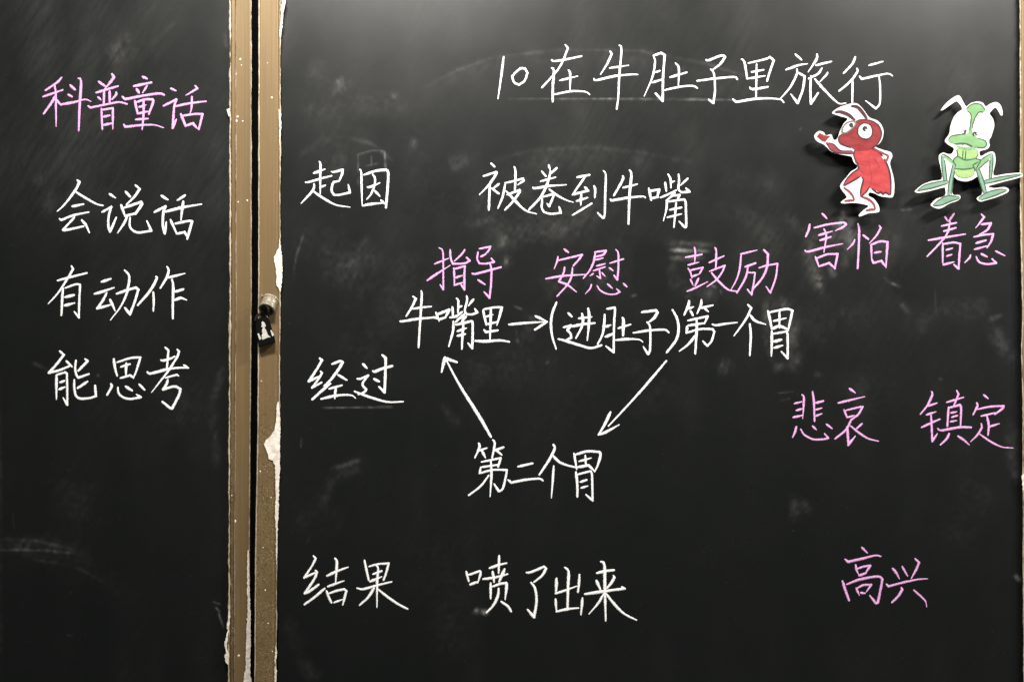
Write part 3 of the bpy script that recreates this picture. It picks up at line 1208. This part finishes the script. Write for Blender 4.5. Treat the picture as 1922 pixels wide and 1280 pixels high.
class Cutout:
    def __init__(self, name, label, cat, ox, oy, s, d0, ax, ay, group):
        self.c = (ox, oy, s); self.d0, self.ax, self.ay = d0, ax, ay
        self.root = thing(name, label, cat, P(ox + 115, oy + 240, 0), group)
        self.n = 0

    def depth(self, px, py):
        ox, oy, s = self.c
        return self.d0 + self.ax * (px - ox - 115) + self.ay * (py - oy - 125)

    def pt(self, px, py, up):
        return P(px, py, -self.depth(px, py) - up)

    def poly(self, name, txt, mat, up, parent=None, thick=0.00012, smooth_it=True):
        pts = crop(*self.c, prs(txt) if isinstance(txt, str) else txt)
        if smooth_it:
            q = pts[-1:] + pts + pts[:2]; out = []
            for i in range(1, len(q) - 2):
                for k in range(3): out.append(cr(q[i - 1], q[i], q[i + 1], q[i + 2], k / 3))
            pts = out
        bm = bmesh.new()
        top = [bm.verts.new(self.pt(x, y, up)) for x, y in pts]; bot = [bm.verts.new(self.pt(x, y, up - thick)) for x, y in pts]
        n = len(pts); f1 = bm.faces.new(top); f2 = bm.faces.new(bot[::-1])
        for i in range(n): bm.faces.new((top[i], bot[i], bot[(i + 1) % n], top[(i + 1) % n]))
        bm.normal_update(); bmesh.ops.triangulate(bm, faces=[f1, f2])
        bmesh.ops.recalc_face_normals(bm, faces=bm.faces)
        return from_bm(name, bm, mat, parent or self.root)

    def ell(self, name, cx, cy, rx, ry, mat, up, parent=None, rot=0):
        p = []
        for k in range(24):
            a = 6.28318 * k / 24; x, y = rx * math.cos(a), ry * math.sin(a)
            p.append((cx + x * math.cos(rot) - y * math.sin(rot), cy + x * math.sin(rot) + y * math.cos(rot)))
        return self.poly(name, p, mat, up, parent, smooth_it=False)

    def line(self, name, txts, w, mat, up, parent=None, taper=0.6):
        verts, faces = [], []
        for it, txt in enumerate(txts):
            s = sample(crop(*self.c, prs(txt)), 1.5); n = len(s); base = len(verts); ww = w / self.c[2] / 2
            for i in range(n):
                a, b = s[max(0, i - 1)], s[min(n - 1, i + 1)]
                l = math.hypot(b[0] - a[0], b[1] - a[1]) or 1; t = ((b[0] - a[0]) / l, (b[1] - a[1]) / l)
                r = ww * (1 - (1 - taper) * abs(2 * i / (n - 1) - 1) ** 2)
                for o in (-1, 1): verts.append(self.pt(s[i][0] - t[1] * r * o, s[i][1] + t[0] * r * o, up + it * 0.00002))
            for i in range(n - 1):
                q = base + 2 * i; faces.append((q, q + 1, q + 3, q + 2))
        if name in ('outline', 'wing_line'):          # drawn pattern: stays inside its part's mesh
            off, p = Vector((0, 0, 0)), parent
            if parent.type == 'MESH':
                while p is not None: off += p.location; p = p.parent
                me = parent.data; bm = bmesh.new(); bm.from_mesh(me)
                me.materials.append(mat); mi = len(me.materials) - 1
                vs = [bm.verts.new(Vector(v) - off) for v in verts]
                for f in faces: bm.faces.new([vs[k] for k in f]).material_index = mi
                bm.to_mesh(me); bm.free()
                return parent
        return mesh_from(name, verts, faces, mat, parent or self.root)

    def magnet(self, cx, cy):
        x, y = crop(*self.c, [(cx, cy)])[0]
        bm = bmesh.new(); n = 24; d = self.depth(x, y) - 0.0006
        a = [bm.verts.new(P(x + 9 * math.cos(6.2832 * k / n), y + 9 * math.sin(6.2832 * k / n), -d)) for k in range(n)]
        b = [bm.verts.new(P(x + 9 * math.cos(6.2832 * k / n), y + 9 * math.sin(6.2832 * k / n), -0.0002)) for k in range(n)]
        bm.faces.new(a); bm.faces.new(b[::-1])
        for k in range(n): bm.faces.new((a[k], b[k], b[(k + 1) % n], a[(k + 1) % n]))
        bmesh.ops.recalc_face_normals(bm, faces=bm.faces)
        from_bm('magnet', bm, M_BLACK, self.root)


GRP = 'paper insect cut-outs on the blackboard'
A = Cutout('paper_cutout', 'red paper insect cutout with one arm raised, stuck below the title', 'paper cutout', 1470, 170, 5.122, 0.020, -0.00003, 0.00002, GRP)
A.poly('paper_sheet', '470,210 540,160 660,122 720,130 770,180 830,258 900,285 945,330 965,390 955,460 925,510 890,540 960,570 1030,590 1050,630 1030,680 1030,720 1060,830 1070,930 1055,1020 1000,1025 930,1015 880,990 830,980 820,1010 870,1040 915,1100 925,1160 880,1175 820,1180 740,1210 728,1195 770,1150 820,1110 760,1090 680,1080 580,1085 553,1075 580,1050 610,1020 550,935 560,890 610,830 650,780 715,735 680,690 660,640 640,630 560,615 470,590 410,535 385,515 330,490 300,450 305,420 345,388 390,400 410,430 460,420 475,450 490,475 520,460 545,390 580,320 620,270 560,250 500,230', M_PAPER, 0, thick=0.0004)
o = A.poly('body', '690,575 860,560 930,600 985,680 1020,770 1035,870 1035,1000 985,985 940,992 900,965 860,950 820,930 790,985 760,1010 740,1010 745,950 770,860 755,830 720,830 680,860 590,915 580,905 620,840 670,790 725,745 700,680 680,620', I_RED, 0.0003)
A.line('wing_line', ['820,620 830,730 850,830 830,930', '870,640 930,740', '700,690 790,720 830,700', '720,745 780,800'], 7, I_ROSE, 0.00042, o)
A.line('outline', ['690,575 680,620 700,680 725,745 670,790 620,840 580,905', '585,915 680,862 740,826', '755,830 770,860 748,950 742,1010', '760,1010 800,970 830,925', '860,560 930,600 985,680 1020,770 1035,870 1035,1000', '850,940 910,985 940,975 960,995 985,980 1020,1000 1035,985'], 16.965, I_LINE_R, 0.00050, o)
h = A.poly('head', '700,295 740,280 800,280 870,300 920,340 943,400 935,460 900,520 850,560 780,575 700,575 650,545 560,510 535,480 540,440 570,415 620,400 670,360 700,310', I_DKRED, 0.0006)
A.line('outline', ['700,295 740,280 800,280 870,300 920,340 943,400 935,460 900,520 850,560', '650,548 560,512 535,480 540,440 570,415'], 15.08, I_LINE_R, 0.00075, h)
e = A.poly('eye', '568,404 572,360 602,318 650,295 690,300 690,332 650,372 605,404', M_PAPER, 0.0008)
A.line('outline', ['568,404 572,360 602,318 650,295 690,300 690,332 650,372 605,404 568,404'], 15, I_GREY, 0.0012, e, 1)
A.ell('pupil', 653, 331, 20, 22, I_BLACK, 0.0010, e)
e = A.ell('eye', 788, 388, 70, 75, M_PAPER, 0.0008)
A.line('outline', ['858,388 850,430 820,460 788,464 750,452 722,420 718,388 726,350 755,320 788,312 825,322 850,350 858,388'], 11.31, I_LINE_R, 0.00105, e, 1)
A.ell('pupil', 786, 366, 25, 25, I_BLACK, 0.0010, e); A.ell('highlight', 797, 376, 7, 7, M_PAPER, 0.0013, e)
a_ = A.poly('arm', '410,500 440,500 490,520 550,575 660,578 678,605 600,610 520,595 460,570', I_ROSE, 0.0006)
A.line('outline', ['412,502 460,568 530,598 678,604', '440,500 490,518 552,575 660,578'], 11.31, I_LINE_R, 0.00075, a_)
A.poly('hand', '322,440 350,407 400,430 455,436 430,460 405,492 370,480', I_DKRED, 0.00078, a_, smooth_it=False)
a_ = A.line('arm', ['860,550 940,592 1015,625', '1012,622 1000,660 978,690'], 20, I_ROSE, 0.0007, taper=0.7)
A.poly('gap', '945,633 990,628 965,665', M_PAPER, 0.0008, a_, smooth_it=False)
A.line('leg', ['582,930 640,975 670,1015 684,1052', '684,1054 640,1056 590,1060'], 21, I_ROSE, 0.0006)
A.line('leg', ['745,1015 820,1045 870,1090 885,1140', '885,1142 840,1144 795,1152'], 23, I_ROSE, 0.0006)
A.line('antenna', ['500,206 550,203 620,228 665,262 692,288'], 33.93, I_LINE_R, 0.0007)
A.line('antenna', ['655,148 700,152 735,175 775,225 806,272'], 33.93, I_LINE_R, 0.0007)
A.magnet(760, 560)

G = Cutout('paper_cutout', 'green paper insect cutout with big white eyes beside the right frame', 'paper cutout', 1690, 160, 4.923, 0.018, -0.00002, 0.00003, GRP)
G.poly('paper_sheet', '372,232 400,190 450,140 510,100 545,95 575,140 608,195 650,165 710,150 760,160 790,195 830,170 880,155 920,175 940,220 945,270 930,280 905,240 875,205 830,250 825,265 855,310 868,370 850,440 820,510 825,560 800,590 745,605 730,620 745,655 800,625 850,612 875,640 878,720 860,830 960,820 1100,808 1130,825 1110,850 960,890 870,915 810,935 870,950 960,940 1000,960 990,990 900,1030 800,1060 740,1075 705,1050 720,1030 750,1010 755,960 730,880 715,845 660,875 600,888 530,875 495,850 485,930 480,995 500,1015 545,1015 555,1045 520,1070 450,1095 390,1130 340,1140 285,1115 285,1095 330,1050 410,1020 415,960 400,945 300,970 180,995 135,985 140,970 200,920 290,885 380,868 375,780 355,680 362,640 400,622 440,635 475,630 495,585 460,560 410,515 450,450 460,380 490,300 530,250 570,222 560,190 530,155 510,150 450,190 405,222', M_PAPER, 0, thick=0.0004)
for w_, m_, up_, path, outl in (
        (34, I_GREEN, .0003, '395,660 430,665 490,722', ['378,650 405,640 480,690']),
        (30, I_TEAL, .00036, '392,655 400,780 418,885', ['380,650 385,760 400,880', '408,690 420,780 430,880']),
        (36, I_TEAL, .00042, '498,715 470,860 450,1015', ['512,735 485,880 472,1010', '484,735 455,870 436,1010']),
        (44, I_GREEN, .0003, '842,642 780,690 700,765', ['845,628 770,670 695,738', '822,688 770,730 712,785']),
        (34, I_TEAL, .00036, '845,640 842,760 830,865', ['855,635 855,720 842,860', '828,690 820,860']),
        (38, I_TEAL, .00042, '715,775 745,870 785,990', ['725,760 770,880 796,985', '700,780 730,880 768,995'])):
    lg = G.line('leg', [path], w_, m_, up_)
    G.line('outline', outl, 11, I_LINE_G, up_ + 0.00015, lg)
for path, outl in (
        ('435,878 436,905 300,945 200,965 155,975 210,930 300,900', ['155,975 220,925 330,895 440,878', '160,976 300,947 436,907']),
        ('430,1020 480,1030 540,1028 545,1045 470,1068 380,1105 330,1118 300,1108 340,1070', ['300,1108 345,1068 430,1022 540,1028', '305,1112 380,1106 470,1070 545,1046']),
        ('770,880 830,862 960,840 1108,820 1110,832 950,870 850,895 785,908', ['772,880 900,850 1108,820', '785,908 900,884 1108,832']),
        ('720,1045 770,1000 850,970 960,958 985,968 960,990 850,1025 750,1058', ['722,1045 790,995 900,962 978,962', '750,1058 860,1024 980,975'])):
    ft = G.poly('foot', path, I_TEAL, .0005)
    G.line('outline', outl, 11, I_LINE_G, .00065, ft)
b_ = G.poly('body', '525,585 620,600 705,590 722,640 700,675 742,690 720,735 690,790 672,835 600,857 530,842 500,790 515,740 490,700 505,665 530,655', I_GREEN, 0.0006)
G.poly('belly', '500,778 600,792 684,768 665,832 600,855 535,840', I_LIME, 0.00075, b_)
G.poly('chest', '535,590 620,605 700,595 712,635 690,665 610,672 545,655', I_LIME, 0.00075, b_)
G.line('outline', ['530,655 600,690 700,678', '500,770 590,775 690,762', '580,600 575,680', '605,605 600,685', '670,735 690,790', '515,740 490,700 508,665 530,655 522,590', '720,640 702,676 742,690 720,735 690,792', '670,735 722,705'], 10.15, I_LINE_G, 0.0009, b_)
h = G.poly('head', '612,215 650,180 700,168 750,182 785,228 765,248 735,245 712,265 688,305 672,355 662,400 668,440 720,490 780,510 797,548 770,575 700,570 640,560 560,540 500,540 455,525 445,500 470,470 540,455 605,450 640,420 650,340 655,290 645,255 620,240', I_GREEN, 0.0006)
G.poly('jaw', '520,556 600,572 700,572 660,596 590,592 540,580', I_GREEN, 0.00045)
G.line('mouth', ['505,543 560,538 620,545 665,566'], 18.27, I_LINE_G, 0.0008, h)
G.ell('tooth', 596, 560, 22, 11, M_PAPER, 0.0008, h)
G.line('outline', ['612,215 650,180 700,168 750,182 785,228', '445,500 470,470 540,455 605,450', '720,490 780,510 797,548 770,575 700,572', '620,240 645,255 655,290 650,340 640,420', '765,248 735,245 712,265 688,305 672,355 662,400'], 10.15, I_LINE_G, 0.0009, h)
e = G.poly('eye', '462,440 462,380 490,305 535,255 590,228 620,240 645,258 652,300 646,360 630,415 600,446 540,452 490,462', M_PAPER, 0.0004)
G.line('pupil', ['600,408 606,425 588,445 570,450', '582,418 596,428'], 13, I_BLACK, 0.0010, e)
e = G.poly('eye', '670,440 668,395 680,345 700,300 730,265 790,262 835,290 860,350 855,420 830,490 790,508 730,488', M_PAPER, 0.0004)
G.line('pupil', ['705,440 688,432 672,455 685,470', '690,440 708,462'], 13, I_BLACK, 0.0010, e)
G.magnet(610, 640)

# ------------------------------------------------------------------ lock cylinder and padlock on the right rail


def lathe(rings, axis_o, axis_d, n=36):
    """rings: (distance along axis, radius); returns a bmesh"""
    z = Vector(axis_d).normalized(); x = z.orthogonal().normalized(); y = z.cross(x)
    bm = bmesh.new(); R = []
    for a, r in rings:
        c = Vector(axis_o) + z * a
        R.append([bm.verts.new(c + (x * math.cos(6.28318 * k / n) + y * math.sin(6.28318 * k / n)) * r) for k in range(n)])
    for p, q in zip(R[:-1], R[1:]):
        for k in range(n): bm.faces.new((p[k], p[(k + 1) % n], q[(k + 1) % n], q[k]))
    bm.faces.new(R[-1]); bm.faces.new(R[0][::-1])
    bmesh.ops.recalc_face_normals(bm, faces=bm.faces)
    return bm


base = Vector(P(507.5, 563.5, -0.008)); tip = Vector(P(500.3, 581.5, -0.026))
ax = tip - base; L = ax.length
lc = from_bm('lock_cylinder', lathe([(0, 0.0165), (0.004, 0.0165), (0.005, 0.0152), (L * 0.45, 0.0152), (L * 0.5, 0.0145), (L * 0.55, 0.0152), (L - 0.001, 0.0156), (L, 0.0150), (L, 0.0122), (L - 0.0030, 0.0118)], base, ax), M_CHROME, right)
from_bm('lock_core', lathe([(L - 0.0034, 0.0118), (L - 0.0028, 0.0118)], base, ax), simple('dark_brown_recess', (0.075, 0.05, 0.035), 0.35, 0.5), lc)
zc = ax.normalized(); cen = base + zc * (L - 0.0022)
bm = bmesh.new()
xr = Vector((1, 0, 0)); xr = (xr - zc * xr.dot(zc)).normalized(); yr = zc.cross(xr)
if yr.z < 0: yr = -yr
pt = [(-.0025, .0105), (.0030, .0105), (.0056, .006), (.0058, -.001), (.0044, -.006), (.0020, -.010), (-.0008, -.010), (.0010, -.004), (.0014, .001), (.0004, .006)]
tv = [bm.verts.new(cen + xr * a + yr * b + zc * 0.0006) for a, b in pt]; bv = [bm.verts.new(cen + xr * a + yr * b - zc * 0.0004) for a, b in pt]
f = bm.faces.new(tv); g = bm.faces.new(bv[::-1])
for i in range(len(pt)): bm.faces.new((tv[i], bv[i], bv[(i + 1) % len(pt)], tv[(i + 1) % len(pt)]))
bm.normal_update(); bmesh.ops.triangulate(bm, faces=[f, g]); bmesh.ops.recalc_face_normals(bm, faces=bm.faces)
from_bm('lock_tab', bm, M_CHROME, lc)
# small pin above the cylinder
from_bm('lock_pin', lathe([(0, 0.0022), (0.012, 0.0018), (0.013, 0.001)], Vector(P(494.5, 560, -0.010)), Vector((-0.1, -0.9, 0.4)), 12), M_CHROME, lc)

padlock = thing('padlock', 'small black padlock with cream emblem hanging on the frame rail', 'padlock', P(496, 648, -0.016))


def prism(pts, y0, y1, bev=0.0):
    bm = bmesh.new()
    a = [bm.verts.new(P(x, y, y1)) for x, y in pts]; b = [bm.verts.new(P(x, y, y0)) for x, y in pts]
    n = len(pts); f1 = bm.faces.new(a); bm.faces.new(b[::-1])
    for i in range(n): bm.faces.new((a[i], b[i], b[(i + 1) % n], a[(i + 1) % n]))
    bmesh.ops.recalc_face_normals(bm, faces=bm.faces)
    if bev:
        ed = [e for e in bm.edges if f1 in e.link_faces]
        bmesh.ops.bevel(bm, geom=ed, offset=bev, segments=2, affect='EDGES')
    bm.normal_update(); bmesh.ops.triangulate(bm, faces=[f for f in bm.faces if len(f.verts) > 4])
    return bm


K = (410, 530, 9.14)
from_bm('lock_body', prism(crop(*K, prs('655,900 645,800 645,700 665,630 730,605 800,592 850,610 885,680 920,800 955,900 975,1010 970,1035 850,1060 720,1100 690,1095 675,1000')), -0.0115, -0.0255, 0.0012), M_BLACK, padlock)
em = from_bm('emblem', prism(crop(*K, prs('755,665 790,690 805,725 815,750 790,775 820,820 840,880 850,900 895,938 820,955 770,980 745,975 745,900 760,880 748,850 750,800 765,775 735,760 740,735 755,725 735,700')), -0.0250, -0.0261), M_LOCKW, padlock)
em['label'] = 'cream pawn shaped emblem'
from_bm('emblem_bar', prism(crop(*K, prs('668,880 695,875 735,965 705,988')), -0.0250, -0.0261), M_LOCKW, padlock)
from_bm('emblem_bar', prism(crop(*K, prs('888,825 915,820 955,905 925,928')), -0.0250, -0.0261), M_LOCKW, padlock)
bm = bmesh.new(); ring = []
N = 20
for i in range(N + 1):
    a = math.pi * i / N
    c = Vector(P(490 + 0, 600, -0.0185)) + Vector((0.0115 * math.cos(a) + 0.001, 0, 0.013 * math.sin(a) - 0.002))
    t = Vector((-math.sin(a), 0, math.cos(a))).normalized(); u = Vector((0, 1, 0)); v = t.cross(u)
    ring.append([bm.verts.new(c + (u * math.cos(6.2832 * k / 10) + v * math.sin(6.2832 * k / 10)) * 0.0022) for k in range(10)])
for p, q in zip(ring[:-1], ring[1:]):
    for k in range(10): bm.faces.new((p[k], p[(k + 1) % 10], q[(k + 1) % 10], q[k]))
bmesh.ops.recalc_face_normals(bm, faces=bm.faces)
from_bm('shackle', bm, simple('dark_steel', (0.06, 0.055, 0.05), 0.3, 0.8), padlock, True)
